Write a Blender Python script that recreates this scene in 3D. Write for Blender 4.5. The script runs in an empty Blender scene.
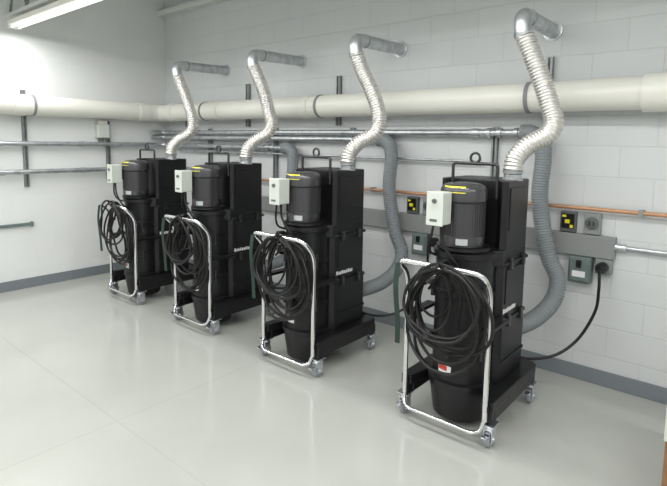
import bpy, bmesh, math, random
from mathutils import Vector, Matrix
random.seed(7)
scn=bpy.context.scene
scn.view_settings.view_transform='Standard'
scn.view_settings.look='None'

# ---------------------------------------------------------------- materials
def mat(name,col,rough=.5,metal=0,noise=None,bump=None,spec=None,coat=0,emit=None):
    m=bpy.data.materials.new(name);m.use_nodes=True
    nt=m.node_tree;b=nt.nodes['Principled BSDF']
    b.inputs['Base Color'].default_value=(*col,1);b.inputs['Roughness'].default_value=rough
    b.inputs['Metallic'].default_value=metal
    if spec is not None:b.inputs['Specular IOR Level'].default_value=spec
    if coat:b.inputs['Coat Weight'].default_value=coat;b.inputs['Coat Roughness'].default_value=.15
    if emit:
        b.inputs['Emission Color'].default_value=(*emit[0],1);b.inputs['Emission Strength'].default_value=emit[1]
    tc=nt.nodes.new('ShaderNodeTexCoord')
    if noise:
        sc,amt=noise
        n=nt.nodes.new('ShaderNodeTexNoise');n.inputs['Scale'].default_value=sc;n.inputs['Detail'].default_value=4
        nt.links.new(tc.outputs['Object'],n.inputs['Vector'])
        r=nt.nodes.new('ShaderNodeValToRGB')
        r.color_ramp.elements[0].position=.3;r.color_ramp.elements[1].position=.7
        r.color_ramp.elements[0].color=(*[max(0,c*(1-amt)) for c in col],1)
        r.color_ramp.elements[1].color=(*[min(1,c*(1+amt)) for c in col],1)
        nt.links.new(n.outputs['Fac'],r.inputs['Fac']);nt.links.new(r.outputs['Color'],b.inputs['Base Color'])
    if bump:
        n=nt.nodes.new('ShaderNodeTexNoise');n.inputs['Scale'].default_value=bump[0]
        nt.links.new(tc.outputs['Object'],n.inputs['Vector'])
        bp=nt.nodes.new('ShaderNodeBump');bp.inputs['Strength'].default_value=bump[1];bp.inputs['Distance'].default_value=.01
        nt.links.new(n.outputs['Fac'],bp.inputs['Height']);nt.links.new(bp.outputs['Normal'],b.inputs['Normal'])
    return m
M=dict(
 black=mat('black_powder_coat',(.008,.008,.009),.36,noise=(6,.3),bump=(250,.05),spec=.4),
 motor=mat('motor_black',(.020,.020,.021),.22,spec=.6),
 motorb=mat('motor_body_charcoal',(.040,.040,.042),.26,spec=.8),
 rubber=mat('black_rubber',(.008,.008,.008),.42,spec=.4),
 chrome=mat('chrome_tube',(.82,.82,.84),.16,1),
 zinc=mat('zinc_plate',(.72,.74,.78),.28,1,noise=(30,.12)),
 galv=mat('galvanised_steel',(.54,.56,.58),.36,.85,noise=(14,.2)),
 strut=mat('galvanised_strut',(.30,.32,.32),.45,.6,noise=(14,.2)),
 foil=mat('aluminium_foil_duct',(.74,.72,.69),.32,.8,noise=(40,.15)),
 pvc=mat('white_pvc',(.76,.755,.69),.35,noise=(3,.03)),
 band=mat('grey_band',(.22,.23,.23),.5),
 hose=mat('grey_flex_hose',(.23,.25,.265),.5),
 copper=mat('copper_pipe',(.50,.27,.15),.4,.3,noise=(8,.2)),
 race=mat('grey_raceway',(.25,.26,.255),.5),
 boxg=mat('green_grey_box',(.14,.18,.175),.45),
 boxd=mat('dark_grey_box',(.10,.11,.11),.45),
 whitebox=mat('white_enclosure',(.58,.61,.56),.4),
 yellow=mat('yellow_label',(.80,.70,.03),.5),
 red=mat('red_label',(.6,.05,.03),.5),
 white=mat('white_print',(.8,.8,.8),.5),
 strap=mat('dark_green_strap',(.015,.035,.025),.6),
 wheel=mat('grey_wheel',(.30,.31,.34),.4),
 base=mat('baseboard_vinyl',(.19,.21,.23),.45),
 ceil=mat('ceiling_paint',(.80,.81,.80),.7,noise=(2,.03)),
 joist=mat('joist_paint',(.62,.64,.62),.5),
 web=mat('joist_web_paint',(.20,.25,.22),.5),
 lamp=mat('fluorescent_tube',(1,1,1),.5,emit=((1,1,.97),1.1)),
 wood=mat('brown_wood',(.25,.12,.05),.5,noise=(12,.3)),
)
def wall_mat(name,axis,strength,col):
    m=bpy.data.materials.new(name);m.use_nodes=True
    nt=m.node_tree;b=nt.nodes['Principled BSDF'];b.inputs['Roughness'].default_value=.6
    b.inputs['Specular IOR Level'].default_value=.3
    tc=nt.nodes.new('ShaderNodeTexCoord');s=nt.nodes.new('ShaderNodeSeparateXYZ');c=nt.nodes.new('ShaderNodeCombineXYZ')
    nt.links.new(tc.outputs['Object'],s.inputs[0]);nt.links.new(s.outputs[axis],c.inputs[0]);nt.links.new(s.outputs[2],c.inputs[1])
    k=nt.nodes.new('ShaderNodeTexBrick');k.inputs['Scale'].default_value=1
    k.inputs['Brick Width'].default_value=.4;k.inputs['Row Height'].default_value=.2
    k.inputs['Mortar Size'].default_value=.005;k.inputs['Mortar Smooth'].default_value=.6
    k.inputs['Color1'].default_value=(*col,1);k.inputs['Color2'].default_value=(*[x*.975 for x in col],1)
    k.inputs['Mortar'].default_value=(*[x*(1-.09*strength) for x in col],1)
    nt.links.new(c.outputs[0],k.inputs['Vector'])
    n=nt.nodes.new('ShaderNodeTexNoise');n.inputs['Scale'].default_value=1.3;n.inputs['Detail'].default_value=6
    nt.links.new(tc.outputs['Object'],n.inputs['Vector'])
    mx=nt.nodes.new('ShaderNodeMix');mx.data_type='RGBA';mx.blend_type='MULTIPLY';mx.inputs[0].default_value=.15
    nt.links.new(k.outputs['Color'],mx.inputs[6]);nt.links.new(n.outputs['Fac'],mx.inputs[7])
    nt.links.new(mx.outputs[2],b.inputs['Base Color'])
    n2=nt.nodes.new('ShaderNodeTexNoise');n2.inputs['Scale'].default_value=90
    nt.links.new(tc.outputs['Object'],n2.inputs['Vector'])
    mm=nt.nodes.new('ShaderNodeMath');mm.operation='MULTIPLY_ADD';mm.inputs[1].default_value=-1
    nt.links.new(k.outputs['Fac'],mm.inputs[0])
    m3=nt.nodes.new('ShaderNodeMath');m3.operation='MULTIPLY';m3.inputs[1].default_value=.3
    nt.links.new(n2.outputs['Fac'],m3.inputs[0]);nt.links.new(m3.outputs[0],mm.inputs[2])
    bp=nt.nodes.new('ShaderNodeBump');bp.inputs['Strength'].default_value=.36*strength;bp.inputs['Distance'].default_value=.005
    nt.links.new(mm.outputs[0],bp.inputs['Height']);nt.links.new(bp.outputs['Normal'],b.inputs['Normal'])
    return m
def floor_mat():
    m=bpy.data.materials.new('painted_concrete_floor');m.use_nodes=True
    nt=m.node_tree;b=nt.nodes['Principled BSDF'];b.inputs['Roughness'].default_value=.2
    tc=nt.nodes.new('ShaderNodeTexCoord')
    n=nt.nodes.new('ShaderNodeTexNoise');n.inputs['Scale'].default_value=1.1;n.inputs['Detail'].default_value=6
    nt.links.new(tc.outputs['Object'],n.inputs['Vector'])
    r=nt.nodes.new('ShaderNodeValToRGB');r.color_ramp.elements[0].position=.3;r.color_ramp.elements[1].position=.7
    r.color_ramp.elements[0].color=(.415,.425,.395,1);r.color_ramp.elements[1].color=(.46,.47,.435,1)
    nt.links.new(n.outputs['Fac'],r.inputs['Fac'])
    k=nt.nodes.new('ShaderNodeTexBrick');k.offset=0;k.inputs['Scale'].default_value=1
    k.inputs['Brick Width'].default_value=3.2;k.inputs['Row Height'].default_value=2.35
    k.inputs['Mortar Size'].default_value=.004;k.inputs['Mortar Smooth'].default_value=.3
    nt.links.new(tc.outputs['Object'],k.inputs['Vector'])
    mx=nt.nodes.new('ShaderNodeMix');mx.data_type='RGBA'
    nt.links.new(k.outputs['Fac'],mx.inputs[0]);nt.links.new(r.outputs['Color'],mx.inputs[6]);mx.inputs[7].default_value=(.395,.405,.375,1)
    nt.links.new(mx.outputs[2],b.inputs['Base Color'])
    b.inputs['Specular IOR Level'].default_value=.75
    n2=nt.nodes.new('ShaderNodeTexNoise');n2.inputs['Scale'].default_value=4;n2.inputs['Detail'].default_value=5
    nt.links.new(tc.outputs['Object'],n2.inputs['Vector'])
    mr=nt.nodes.new('ShaderNodeMapRange');mr.inputs[3].default_value=.10;mr.inputs[4].default_value=.20
    nt.links.new(n2.outputs['Fac'],mr.inputs[0]);nt.links.new(mr.outputs[0],b.inputs['Roughness'])
    bp=nt.nodes.new('ShaderNodeBump');bp.inputs['Strength'].default_value=.08;bp.inputs['Distance'].default_value=.004
    n3=nt.nodes.new('ShaderNodeTexNoise');n3.inputs['Scale'].default_value=25
    nt.links.new(tc.outputs['Object'],n3.inputs['Vector']);nt.links.new(n3.outputs['Fac'],bp.inputs['Height'])
    nt.links.new(bp.outputs['Normal'],b.inputs['Normal'])
    return m

# ---------------------------------------------------------------- geometry helpers
def finish(name,bm,mt,parent=None,loc=(0,0,0),smooth=False,bevel=0,autos=False):
    bmesh.ops.recalc_face_normals(bm,faces=bm.faces[:])
    me=bpy.data.meshes.new(name);bm.to_mesh(me);bm.free()
    if smooth:
        me.polygons.foreach_set('use_smooth',[True]*len(me.polygons))
        if autos: me.set_sharp_from_angle(angle=math.radians(38))
    me.materials.append(M[mt] if isinstance(mt,str) else mt)
    o=bpy.data.objects.new(name,me);scn.collection.objects.link(o);o.location=loc
    if parent:o.parent=parent
    if bevel:
        md=o.modifiers.new('bevel','BEVEL');md.width=bevel;md.segments=2;md.limit_method='ANGLE'
    return o
def empty(name,loc=(0,0,0)):
    o=bpy.data.objects.new(name,None);scn.collection.objects.link(o);o.location=loc;o.empty_display_size=.1;return o
def add_box(bm,lo,hi):
    r=bmesh.ops.create_cube(bm,size=1)
    for v in r['verts']:
        v.co=Vector([(lo[i]+hi[i])/2+v.co[i]*(hi[i]-lo[i]) for i in range(3)])
def box(name,lo,hi,mt,parent=None,bevel=.004):
    bm=bmesh.new();add_box(bm,lo,hi);return finish(name,bm,mt,parent,bevel=bevel)
def boxes(name,lst,mt,parent=None,bevel=.003):
    bm=bmesh.new()
    for lo,hi in lst:add_box(bm,lo,hi)
    return finish(name,bm,mt,parent,bevel=bevel)
def prism(name,pts,z0,z1,mt,parent=None,bevel=.004):
    bm=bmesh.new();a=[bm.verts.new((x,y,z0)) for x,y in pts];b=[bm.verts.new((x,y,z1)) for x,y in pts]
    bm.faces.new(a);bm.faces.new(b);n=len(pts)
    for i in range(n):bm.faces.new((a[i],a[(i+1)%n],b[(i+1)%n],b[i]))
    return finish(name,bm,mt,parent,bevel=bevel)
def add_lathe(bm,prof,c=(0,0,0),axis='z',seg=40):
    rings=[]
    for r,z in prof:
        ring=[]
        for i in range(seg):
            a=2*math.pi*i/seg;x,y=r*math.cos(a),r*math.sin(a)
            p={'z':(x,y,z),'y':(x,z,y),'x':(z,x,y)}[axis]
            ring.append(bm.verts.new([c[k]+p[k] for k in range(3)]))
        rings.append(ring)
    for A,B in zip(rings,rings[1:]):
        for i in range(seg):bm.faces.new((A[i],A[(i+1)%seg],B[(i+1)%seg],B[i]))
    bm.faces.new(rings[0]);bm.faces.new(rings[-1])
def lathe(name,prof,mt,c=(0,0,0),axis='z',parent=None,seg=40):
    bm=bmesh.new();add_lathe(bm,prof,c,axis,seg);return finish(name,bm,mt,parent,smooth=True,autos=True)
def catmull(P,n):
    P=[Vector(p) for p in P];Q=[2*P[0]-P[1]]+P+[2*P[-1]-P[-2]];out=[]
    for i in range(1,len(Q)-2):
        p0,p1,p2,p3=Q[i-1:i+3]
        for k in range(n):
            t=k/n
            out.append(.5*((2*p1)+(p2-p0)*t+(2*p0-5*p1+4*p2-p3)*t*t+(3*p1-p0-3*p2+p3)*t**3))
    out.append(P[-1]);return out
def resample(P,step):
    L=[0]
    for a,b in zip(P,P[1:]):L.append(L[-1]+(b-a).length)
    n=max(2,int(L[-1]/step));out=[];j=0
    for i in range(n+1):
        s=L[-1]*i/n
        while j<len(L)-2 and L[j+1]<s:j+=1
        t=(s-L[j])/max(1e-9,L[j+1]-L[j]);out.append(P[j].lerp(P[j+1],t))
    return out
def add_tube(bm,P,rad,seg=12,cap=True):
    T=[]
    for i in range(len(P)):
        T.append((P[min(i+1,len(P)-1)]-P[max(i-1,0)]).normalized())
    u=T[0].orthogonal().normalized();rings=[]
    for i,p in enumerate(P):
        u=(u-T[i]*u.dot(T[i])).normalized();w=T[i].cross(u)
        r=rad(i) if callable(rad) else rad
        rings.append([bm.verts.new(p+r*(math.cos(2*math.pi*k/seg)*u+math.sin(2*math.pi*k/seg)*w)) for k in range(seg)])
    for A,B in zip(rings,rings[1:]):
        for i in range(seg):bm.faces.new((A[i],A[(i+1)%seg],B[(i+1)%seg],B[i]))
    if cap:bm.faces.new(rings[0]);bm.faces.new(rings[-1])
def tube(name,pts,r,mt,parent=None,step=.02,curve=8,seg=12):
    P=catmull(pts,curve) if curve else [Vector(p) for p in pts]
    if curve:P=resample(P,step)
    bm=bmesh.new();add_tube(bm,P,r,seg);return finish(name,bm,mt,parent,smooth=True,autos=True)
def round_path(pts,r,n=6):
    P=[Vector(p) for p in pts];out=[P[0]]
    for a,b,c in zip(P,P[1:],P[2:]):
        d1=(a-b).normalized();d2=(c-b).normalized()
        rr=min(r,(a-b).length*.49,(c-b).length*.49)
        s,e=b+d1*rr,b+d2*rr
        for k in range(n+1):
            t=k/n;out.append(s*(1-t)**2+b*2*t*(1-t)+e*t*t)
    out.append(P[-1]);return out
def pipe(name,pts,r,mt,parent=None,bend=.1,seg=20,n=8):
    bm=bmesh.new();add_tube(bm,round_path(pts,bend,n),r,seg);return finish(name,bm,mt,parent,smooth=True,autos=True)
def corrugated(name,pts,r,pitch,amp,mt,parent=None,seg=24):
    P=resample(catmull(pts,14),pitch/4)
    bm=bmesh.new();add_tube(bm,P,lambda i:r+amp*[0,.8,1,.8][i%4]-amp/2,seg);return finish(name,bm,mt,parent,smooth=True)

# ---------------------------------------------------------------- room
X1,Y0,H=9.0,-7.5,3.35
W=(.69,.708,.712)
def shell(name,lo,hi,m):
    bm=bmesh.new();add_box(bm,lo,hi);return finish(name,bm,m)
shell('floor',(-.2,Y0-.2,-.1),(X1+.2,.2,0),floor_mat())
shell('ceiling',(-.2,Y0-.2,H),(X1+.2,.2,H+.1),M['ceil'])
shell('wall_back',(-.2,0,0),(X1+.2,.2,H),wall_mat('painted_block_wall_x',0,1,W))
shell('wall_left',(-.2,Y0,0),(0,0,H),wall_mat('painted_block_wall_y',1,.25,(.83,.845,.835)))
shell('wall_right',(X1,Y0,0),(X1+.2,0,H),wall_mat('painted_block_wall_r',1,1,W))
shell('wall_front',(-.2,Y0-.2,0),(X1+.2,Y0,H),wall_mat('painted_block_wall_f',0,1,W))
box('baseboard_back',(0,-.012,0),(X1,0,.105),'base',bevel=.003)
box('baseboard_left',(0,Y0,0),(.012,-.012,.105),'base',bevel=.003)
box('trim_1',(0,-.10,3.12),(X1,0,3.18),'joist',bevel=.004)

def joist(y,z0,z1):
    e=empty('roof_joist',(0,y,0))
    boxes('chord',[((0.0,-.03,z0),(X1,.03,z0+.035)),((0.0,-.03,z1-.035),(X1,.03,z1))],'joist',e)
    bm=bmesh.new();x=0.05;up=False
    while x<X1-.3:
        a=Vector((x,0,z0+.02 if not up else z1-.02));b=Vector((x+.22,0,z1-.02 if not up else z0+.02))
        add_tube(bm,[a,b],.012,8);x+=.22;up=not up
    finish('web',bm,'web',e,smooth=True)
for y in (-1.75,-3.6,-5.6):joist(y,2.99 if y<-3 else 2.78,H)

def strip(x0,x1,y,z,power):
    e=empty('fluorescent_light',(x0,y,z));L=x1-x0
    bm=bmesh.new();add_box(bm,(0,-.06,.025),(L,.06,.07));finish('housing',bm,'pvc',e,bevel=.005)
    bm=bmesh.new()
    for dy in (-.032,.032):add_tube(bm,[Vector((.04,dy,.012)),Vector((L-.04,dy,.012))],.012,12)
    finish('lamp_tubes',bm,'lamp',e,smooth=True)
    bm=bmesh.new()
    for xx in (0,L-.03):add_box(bm,(xx,-.055,-.004),(xx+.03,.055,.035))
    finish('lamp_holders',bm,'pvc',e,bevel=.003)
    bm=bmesh.new();zt=(2.78 if y>-3 else 2.99)-z
    for xx in (.25,L-.25):add_tube(bm,[Vector((xx,0,.065)),Vector((xx,0,zt+.002))],.005,6)
    finish('hanger_rods',bm,'strut',e)
    ld=bpy.data.lights.new('lamp_light','AREA');ld.shape='RECTANGLE';ld.size=L-.1;ld.size_y=.12;ld.energy=power;ld.color=(1,1,.985)
    lo=bpy.data.objects.new('lamp_light',ld);scn.collection.objects.link(lo);lo.parent=e;lo.location=(L/2,0,-.02)
for y,z,pw in ((-1.75,2.66,31),(-3.6,2.88,43),(-5.6,2.88,43)):
    for x0 in (.15,3.1,6.05):strip(x0,x0+2.5,y,z,pw)
w=bpy.data.worlds.new('world');scn.world=w;w.use_nodes=True
w.node_tree.nodes['Background'].inputs[0].default_value=(.9,.95,1,1);w.node_tree.nodes['Background'].inputs[1].default_value=.3

# ---------------------------------------------------------------- big white pipe
e=empty('white_pvc_pipe')
pipe('pipe',[(X1-.02,-.145,1.92),(.145,-.145,1.92),(.145,-4.5,1.92)],.1,'pvc',e,bend=.16,seg=40)
bm=bmesh.new()
for x,wd,r in ((5.46,.13,.113),(2.62,.05,.106),(1.3,.05,.106),(.42,.06,.108)):
    add_lathe(bm,[(r,-wd),(r,wd)],(x,-.145,1.92),'x')
for y in (-.42,-1.75,):add_lathe(bm,[(.108,-.06),(.108,.06)],(.145,y,1.92),'y')
finish('couplings',bm,'pvc',e,smooth=True,autos=True)
bm=bmesh.new()
for x in (4.66,2.78,1.05):add_lathe(bm,[(.106,-.013),(.106,.013)],(x,-.145,1.92),'x')
add_lathe(bm,[(.106,-.013),(.106,.013)],(.145,-1.62,1.92),'y')
finish('clamp_bands',bm,'band',e,smooth=True,autos=True)

def strut_v(x,z0,z1):
    boxes('strut_channel',[((x-.02,-.01,z0),(x+.02,-.003,z1)),((x-.02,-.04,z0),(x-.015,-.003,z1)),((x+.015,-.04,z0),(x+.02,-.003,z1)),
        ((x-.016,-.04,z0),(x-.008,-.037,z1)),((x+.008,-.04,z0),(x+.016,-.037,z1))],'strut',bevel=0)
def strut_l(y,z0,z1):
    boxes('strut_channel',[((.003,y-.02,z0),(.01,y+.02,z1)),((.003,y-.02,z0),(.04,y-.015,z1)),((.003,y+.015,z0),(.04,y+.02,z1)),
        ((.037,y-.016,z0),(.04,y-.008,z1)),((.037,y+.008,z0),(.04,y+.016,z1))],'strut',bevel=0)
for x in (.5,1.62,2.88,4.74):strut_v(x,1.75,2.20)
for x in (.95,2.05,3.05,4.38):strut_v(x,1.05,1.73)
strut_l(-1.66,1.08,2.08);strut_l(-.78,1.1,1.80)

MX=[1.125,2.285,3.42,4.64]
runs=[(3,1.685,-.07,None),(2,1.625,-.07,None),(1,1.53,-.07,1),(0,1.24,-.07,1)]
for k,z,y,lw in runs:
    mx=MX[k];e=empty('galvanised_conduit')
    xe=mx-.055
    pts=[(xe,y,z),(.07,y,z),(.07,-4.0 if lw else -.25,z)]
    pipe('pipe',pts,.026,'galv',e,bend=.12)
    bm=bmesh.new()
    xx=xe-.03
    for d in (0,.12,.2):add_lathe(bm,[(.036,-.014),(.036,.014)],(xx-d,y,z),'x',seg=24)
    x=.8
    while x<xe-.3:
        add_lathe(bm,[(.032,-.03),(.032,.03)],(x,y,z),'x',seg=24);x+=1.15
    if lw:
        for yy in (-.3,-1.1,-1.9):add_lathe(bm,[(.031,-.025),(.031,.025)],(.07,yy,z),'y',seg=24)
    finish('couplings',bm,'galv',e,smooth=True,autos=True)
e=empty('electrical_conduit')
pipe('pipe',[(.3,-.054,1.47),(4.3,-.054,1.47)],.011,'galv',e)
e=empty('copper_air_pipe')
pipe('pipe',[(X1-.02,-.055,1.19),(1.75,-.055,1.19)],.013,'copper',e)
bm=bmesh.new()
for x in (2.2,3.3,4.0,4.55,5.35,6.1):add_box(bm,(x-.012,-.072,1.172),(x+.012,-.001,1.208))
finish('clips',bm,'strut',e)

e=empty('cable_raceway')
box('channel',(.7,-.055,.87),(5.22,-.001,1.015),'race',e)
bm=bmesh.new()
for x in (1.4,2.6,3.8,4.6):add_box(bm,(x-.02,-.058,.868),(x+.02,-.001,1.017))
finish('joint_covers',bm,'race',e,bevel=.002)
pipe('conduit',[(5.2,-.03,.955),(X1-.02,-.03,.955)],.014,'galv',e)
lathe('connector',[(.024,-.03),(.024,.03)],'zinc',(5.25,-.03,.955),'x',e,seg=20)

def outlets(mx):
    e=empty('outlet_station',(mx,0,0))
    box('switch_box',(.235,-.045,1.02),(.335,-.001,1.155),'boxd',e)
    box('switch_plate',(.245,-.051,1.045),(.325,-.045,1.145),'black',e,.002)
    box('switch_toggle',(.27,-.065,1.08),(.30,-.051,1.105),'yellow',e,.002)
    boxes('switch_tags',[((.25,-.054,1.12),(.275,-.051,1.135)),((.30,-.054,1.05),(.32,-.051,1.07))],'yellow',e,.0)
    box('socket_box',(.385,-.045,1.02),(.485,-.001,1.16),'race',e)
    lathe('socket_ring',[(.04,0),(.04,-.012),(.033,-.014)],'boxd',(.435,-.045,1.095),'y',e,seg=24)
    boxes('socket_slots',[((.42,-.063,1.08),(.426,-.059,1.11)),((.444,-.063,1.08),(.45,-.059,1.11))],'black',e,0)
    box('disconnect_box',(.315,-.085,.69),(.455,-.001,.867),'boxg',e,.008)
    box('disconnect_cover',(.325,-.097,.705),(.445,-.085,.855),'boxg',e,.006)
    box('disconnect_lever',(.37,-.112,.80),(.40,-.097,.85),'black',e,.003)
    boxes('disconnect_label',[((.345,-.0995,.735),(.425,-.097,.775))],'white',e,0)
    box('receptacle',(.47,-.05,.765),(.57,-.001,.867),'race',e,.006)
    lathe('plug',[(.034,-.05),(.036,-.07),(.036,-.11),(.024,-.135),(.014,-.15)],'rubber',(.52,0,.815),'y',e,seg=24)
    tube('power_cord',[(.52,-.14,.815),(.53,-.19,.79),(.535,-.2,.70),(.52,-.19,.55),(.44,-.22,.36),(.33,-.3,.245),(.2,-.42,.22),(.12,-.60,.30)],.0095,'rubber',e,seg=8)
for mx in MX:outlets(mx)

def duct(mx,j):
    e=empty('exhaust_duct',(mx,0,0))
    s=random.Random(j)
    q=lambda:s.uniform(-.012,.012)
    pts=[(.155,-.75,1.432),(.155,-.75,1.47),(.165,-.735,1.53),(.215,-.69,1.60),(.30,-.625,1.665),(.32,-.60,1.74),
         (.295+q(),-.60,1.84),(.24+q(),-.61,1.98),(.185+q(),-.63,2.13),(.14,-.648,2.24)]
    corrugated('flex_duct',pts,.051,.019,.011,'foil',e)
    el=[(.137,-.65,2.22),(.125,-.655,2.35),(.118,-.5,2.357),(.10,-.012,2.375)]
    pipe('galvanised_elbow',el,.048,'galv',e,bend=.1,seg=28)
    lathe('wall_flange',[(.066,0),(.066,-.01),(.052,-.012),(.052,-.035)],'galv',(.10,-.001,2.375),'y',e,seg=32)
    bm=bmesh.new()
    add_lathe(bm,[(.054,-.01),(.054,.01)],(.137,-.65,2.235),'z',seg=28)
    add_lathe(bm,[(.052,-.008),(.052,.008)],(.119,-.53,2.356),'y',seg=28)
    add_lathe(bm,[(.056,-.010),(.056,.010)],(.155,-.75,1.445),'z',seg=28)
    finish('duct_clamps',bm,'strut',e,smooth=True,autos=True)
for j,mx in enumerate(MX):duct(mx,j)

def hose(mx,k):
    z=[1.24,1.53,1.625,1.685][k]
    e=empty('vacuum_hose',(mx,0,0))
    pts=[(-.03,-.09,z),(.04,-.10,z-.008),(.105,-.12,z-.06),(.13,-.14,z-.18),(.125,-.15,(z+.75)/2+.02),
         (.20,-.16,.88),(.275,-.17,.72),(.27,-.22,.58),(.21,-.34,.48),(.14,-.48,.44),(.11,-.575,.44)]
    corrugated('hose',pts,.052,.018,.009,'hose',e)
    lathe('hose_cuff',[(.03,-.05),(.058,-.045),(.058,.02)],'band',(.0,-.085,z),'x',e,seg=24)
for k,mx in enumerate(MX):hose(mx,k)

# ---------------------------------------------------------------- vacuum machine
def machine(mx,idx):
    e=empty('industrial_vacuum',(mx,-.85,0))
    rnd=random.Random(idx+3)
    bm=bmesh.new();bw=bmesh.new()
    for cx in (-.262,.262):
        for cy in (-.325,.30):
            add_lathe(bw,[(.012,-.015),(.043,-.015),(.048,-.009),(.048,.009),(.043,.015),(.012,.015)],(cx,cy,.048),'x',seg=28)
            add_box(bm,(cx-.024,cy-.026,.03),(cx-.018,cy+.026,.106))
            add_box(bm,(cx+.018,cy-.026,.03),(cx+.024,cy+.026,.106))
            add_box(bm,(cx-.024,cy-.032,.100),(cx+.024,cy+.032,.109))
            add_lathe(bm,[(.030,.109),(.032,.118),(.028,.127)],(cx,cy,0),'z',seg=20)
            add_box(bm,(cx-.036,cy-.042,.127),(cx+.036,cy+.042,.134))
            add_lathe(bm,[(.010,-.030),(.010,.030)],(cx,cy,.048),'x',seg=12)
            add_box(bm,(cx-.016,cy-.078,.074),(cx+.016,cy-.02,.083))
    finish('caster_wheels',bw,'wheel',e,smooth=True,autos=True)
    finish('caster_brackets',bm,'zinc',e,bevel=.0015)
    pts=[(-.28,-.345),(-.215,-.345),(-.195,-.22),(-.14,-.06),(.14,-.06),(.195,-.22),(.215,-.345),(.28,-.345),(.285,.31),(.255,.345),(-.255,.345),(-.285,.31)]
    prism('platform',pts,.195,.25,'black',e,.006)
    boxes('platform_skirts',[((-.276,-.30,.134),(-.22,.335,.20)),((.22,-.30,.134),(.276,.335,.20)),((-.24,.26,.134),(.24,.335,.20)),
        ((-.276,-.342,.134),(-.235,-.30,.20)),((.235,-.342,.134),(.276,-.30,.20))],'black',e,.005)
    lathe('drum',[(.0,.035),(.145,.035),(.155,.045),(.182,.225),(.190,.23),(.190,.262),(.17,.27),(.168,.44),(.178,.445),(.178,.475),(.168,.48),
                  (.168,.75),(.176,.755),(.176,.785),(.168,.79),(.168,.97),(.182,.975),(.182,1.005),(.15,1.02),(0,1.02)],'black',(0,-.14,0),'z',e,seg=56)
    bm=bmesh.new()
    for a in (-150,-90,-30):
        for z in (.46,.77):
            c,s=math.cos(math.radians(a)),math.sin(math.radians(a))
            add_lathe(bm,[(.012,z-.05),(.012,z+.05)],(.18*c,-.14+.18*s,0),'z',seg=10)
    finish('drum_latches',bm,'motor',e,smooth=True,autos=True)
    def sec(nm,x,yf,yb,z0,z1,ch=.03,bv=.005):
        prism(nm,[(-x+ch,yf),(-x,yf+ch),(-x,yb-ch),(-x+ch,yb),(x-ch,yb),(x,yb-ch),(x,yf+ch),(x-ch,yf)],z0,z1,'black',e,bv)
    sec('filter_housing_lower',.210,-.12,.28,.25,.60)
    sec('filter_housing_middle',.206,-.12,.27,.61,.93)
    x=.203
    prism('filter_housing_upper',[(-x,-.075),(-x,.24),(-x+.03,.268),(x-.03,.268),(x,.24),(x,-.075),(x-.03,-.095),(x-.07,-.045),(-x+.07,-.045),(-x+.03,-.095)],.94,1.40,'black',e,.006)
    sec('housing_shelf',.205,-.15,.27,.93,1.015,.035,.004)
    for z in (.60,.93,.36):
        sec('seam_flange',.217,-.11,.285,z-.004,z+.012,.03,.002)
    box('access_panel',(.2055,-.06,.70),(.2115,.2,.90),'black',e,.004)
    box('access_panel_upper',(.2015,-.05,1.12),(.2085,.2,1.36),'black',e,.004)
    boxes('housing_latches',[((.208,-.03,.565),(.228,.0,.635)),((.208,.16,.565),(.228,.19,.635)),((.205,-.03,.895),(.226,.0,.965)),((.205,.16,.895),(.226,.19,.965))],'motor',e,.003)
    ls=[];yy=-.075
    for i,wd in enumerate((.018,.012,.016,.012,.018,.02,.014,.016,.012)):
        h=.022 if i%3 else .027
        ls.append(((.205,yy,.648),(.2075,yy+wd,.648+h)));yy+=wd+.006
    boxes('side_lettering',ls,'white',e,0)
    my=-.205
    prof=[(0,1.02),(.10,1.02),(.10,1.035),(.118,1.04),(.121,1.045),(.121,1.10),(.117,1.103),(.117,1.28),(.121,1.285),(.127,1.292),
          (.127,1.345),(.124,1.358),(.112,1.374),(.09,1.384),(.04,1.390),(0,1.391)]
    lathe('motor',prof,'motorb',(0,my,0),'z',e,seg=64)
    # vertical cooling fins around the motor body
    bm=bmesh.new()
    for k in range(48):
        a=2*math.pi*k/48;c,s=math.cos(a),math.sin(a)
        r=bmesh.ops.create_cube(bm,size=1)
        for v in r['verts']:
            X=.1175+v.co.x*.008;Y=v.co.y*.003;Z=1.192+v.co.z*.175
            v.co=Vector((X*c-Y*s,my+X*s+Y*c,Z))
    finish('motor_fins',bm,'motorb',e)
    lathe('motor_flange',[(.15,1.018),(.15,1.036),(.12,1.04)],'black',(0,-.18,0),'z',e,seg=48)
    bm=bmesh.new();cx,cy=0,my
    def arc(bm,r,a0,a1,z0,z1,n=14,r2=None):
        A=[];B=[];r2=r2 or r
        for i in range(n+1):
            a=math.radians(a0+(a1-a0)*i/n)
            A.append(bm.verts.new((cx+r*math.cos(a),cy+r*math.sin(a),z0)));B.append(bm.verts.new((cx+r2*math.cos(a),cy+r2*math.sin(a),z1)))
        for i in range(n):bm.faces.new((A[i],A[i+1],B[i+1],B[i]))
    arc(bm,.1282,-125,-60,1.338,1.3735,14,.1155)
    finish('rotation_label',bm,'yellow',e)
    bm=bmesh.new();arc(bm,.1252,-115,-75,1.351,1.357,10,.1230);arc(bm,.1275,-80,-74,1.344,1.366,3,.1195)
    finish('rotation_arrow',bm,'motor',e)
    bm=bmesh.new();arc(bm,.1225,-80,-50,1.055,1.09)
    finish('motor_nameplate',bm,'zinc',e)
    bm=bmesh.new();cy=-.14;arc(bm,.1712,-112,-84,.31,.36)
    finish('warning_label',bm,'white',e)
    bm=bmesh.new();arc(bm,.1720,-111,-92,.33,.357)
    finish('warning_label_red',bm,'red',e)
    box('starter_box',(-.092,-.44,1.17),(.0,-.345,1.345),'whitebox',e,.006)
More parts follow.
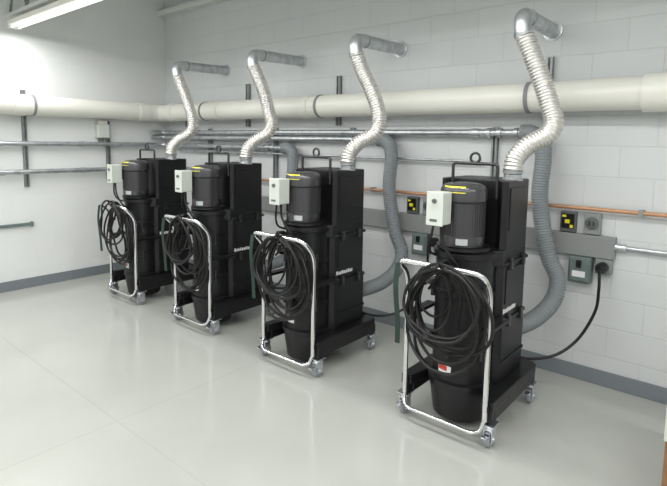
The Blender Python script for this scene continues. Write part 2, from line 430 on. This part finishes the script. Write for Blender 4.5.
    box('starter_box_lid',(-.095,-.450,1.167),(.003,-.438,1.348),'whitebox',e,.004)
    lathe('starter_knob',[(.012,0),(.012,-.010),(.009,-.014)],'boxd',(-.046,-.450,1.30),'y',e,seg=20)
    boxes('starter_label',[((-.072,-.4515,1.19),(-.03,-.450,1.203))],'boxd',e,0)
    box('starter_bracket',(-.08,-.35,1.2),(-.02,-.30,1.3),'motor',e,.003)
    tube('starter_cable',[(-.03,-.40,1.17),(-.02,-.40,1.08),(.03,-.39,1.0),(.06,-.37,.95),(.04,-.33,.93)],.008,'rubber',e,seg=8)
    tube('starter_lead',[(-.08,-.39,1.17),(-.10,-.38,1.07),(-.13,-.33,1.0),(-.12,-.27,.97)],.007,'rubber',e,seg=8)
    pipe('lifting_bracket',[(-.135,-.075,1.30),(-.135,-.075,1.49),(.135,-.075,1.49),(.135,-.075,1.30)],.0095,'motor',e,bend=.02,seg=10)
    P=[Vector((.028*math.cos(a),-.075,1.522+.028*math.sin(a))) for a in [2*math.pi*i/24 for i in range(25)]]
    bm=bmesh.new();add_tube(bm,P,.0075,8,False);finish('lifting_eye',bm,'motor',e,smooth=True)
    lathe('outlet_collar',[(.058,1.395),(.058,1.405),(.05,1.41),(.05,1.431)],'galv',(.155,.10,0),'z',e,seg=32)
    hx=.245
    pipe('push_handle',[(-hx,-.360,.15),(-hx,-.360,.86),(-hx-.015,-.460,.955),(hx,-.460,.955),(hx,-.360,.84),(hx,-.360,.15)],.0145,'chrome',e,bend=.07,seg=16)
    pipe('bumper_bar',[(-hx,-.358,.165),(-hx+.01,-.385,.10),(-hx+.05,-.405,.085),(hx-.05,-.405,.085),(hx-.01,-.385,.10),(hx,-.358,.165)],.010,'chrome',e,bend=.05,seg=12)
    boxes('handle_brackets',[((-hx-.02,-.365,.20),(-hx+.02,-.33,.235)),((hx-.02,-.365,.20),(hx+.02,-.33,.235)),((-hx-.012,-.36,.62),(-hx+.05,-.10,.64)),((hx-.05,-.36,.62),(hx+.012,-.10,.64))],'black',e,.003)
    lathe('inlet_port',[(.05,-.27),(.05,-.24),(.04,-.238),(.04,-.15)],'motor',(0,-.16,.80),'x',e,seg=28)
    lathe('inlet_cap',[(.0,-.285),(.045,-.282),(.055,-.27),(.055,-.25)],'motor',(0,-.16,.80),'x',e,seg=28)
    def coil(nm,n,cx,rx0,rz0,jx,jz,ylo,yhi,ztop,r,lead,tail):
        P=[]
        for l in range(n):
            rx=rx0+rnd.uniform(-jx,jx);rz=rz0+rnd.uniform(-jz,jz)
            xo=cx+rnd.uniform(-.035,.035);tl=rnd.uniform(-.4,.4);yo=rnd.uniform(ylo,yhi)
            zt=ztop+rnd.uniform(-.025,.02)
            for k in range(9):
                a=math.pi/2+2*math.pi*k/9
                x=rx*math.cos(a)*(1+.10*math.sin(2*a+l));zz=rz*math.sin(a)
                if zz>0: x*=.92
                X=x*math.cos(tl*.5)-zz*math.sin(tl)*.35;Z=zz+x*math.sin(tl)*.55
                yy=yo+.02*math.cos(a*2+l*1.7)
                P.append((xo+X+rnd.uniform(-.008,.008),yy,zt-rz+Z))
        tube(nm,lead+P+tail,r,'rubber',e,step=.018,curve=8,seg=8)
    coil('coiled_cable',6,.025,.22,.255,.03,.045,-.430,-.390,.940,.009,[(.06,-.33,.90),(.05,-.40,.95)],[(.05,-.43,.93),(.09,-.38,.80),(.05,-.33,.6)])
    coil('coiled_cable_outer',2,.03,.20,.215,.04,.04,-.492,-.478,.985,.009,[(.0,-.40,.97),(.0,-.46,.985)],[(.02,-.48,.96),(.02,-.42,.985),(.03,-.36,.9)])
    coil('coiled_lead',2,-.08,.11,.16,.03,.03,-.41,-.38,.93,.0075,[(-.1,-.34,.88)],[(-.1,-.38,.8)])
    bm=bmesh.new();pts=[(-.255,-.462,.935),(-.258,-.475,.80),(-.245,-.465,.60),(-.25,-.455,.47)]
    Pq=catmull(pts,6);A=[bm.verts.new(p+Vector((-.014,0,0))) for p in Pq];B=[bm.verts.new(p+Vector((.014,.006,0))) for p in Pq]
    for i in range(len(A)-1):bm.faces.new((A[i],B[i],B[i+1],A[i+1]))
    o=finish('strap',bm,'strap',e);md=o.modifiers.new('s','SOLIDIFY');md.thickness=.004
for i,mx in enumerate(MX):machine(mx,i)

# ---------------------------------------------------------------- small items
e=empty('wall_alarm_box',(.0,-.86,1.70))
box('housing',(.001,-.07,-.10),(.10,.07,.06),'whitebox',e,.012)
box('lid',(.02,-.05,.06),(.09,.05,.10),'pvc',e,.01)
box('clip',(.001,-.03,-.14),(.03,.03,-.10),'strut',e,.003)
boxes('coat_rail',[((.001,-3.2,.67),(.03,-1.62,.70)),((.001,-1.64,.66),(.045,-1.62,.71))],'boxg')
e=empty('wooden_cabinet',(5.675,-1.2,0))
box('carcass',(0,0,.06),(.55,.5,.36),'wood',e)
box('plinth',(.03,.03,0),(.52,.47,.06),'boxd',e)
box('top',(-.005,-.01,.36),(.56,.51,.56),'whitebox',e)
boxes('door_pulls',[((.25,-.015,.28),(.30,-.0,.29))],'zinc',e,.001)

# ---------------------------------------------------------------- camera
f,p,yw,ro=509.3,.1047,.6943,.0163
F=Vector((-math.sin(yw)*math.cos(p),math.cos(yw)*math.cos(p),-math.sin(p)))
R=Vector((math.cos(yw),math.sin(yw),0));U=R.cross(F)
R2=R*math.cos(ro)+U*math.sin(ro);U2=-R*math.sin(ro)+U*math.cos(ro)
cd=bpy.data.cameras.new('camera');cam=bpy.data.objects.new('camera',cd);scn.collection.objects.link(cam)
m=Matrix((R2,U2,-F)).transposed().to_4x4();m.translation=Vector((5.888,-3.6864,1.6));cam.matrix_world=m
cd.sensor_width=36;cd.sensor_fit='HORIZONTAL';cd.lens=f/667*36;cd.shift_y=-(243-195.43)/667;cd.clip_start=.05
scn.camera=cam
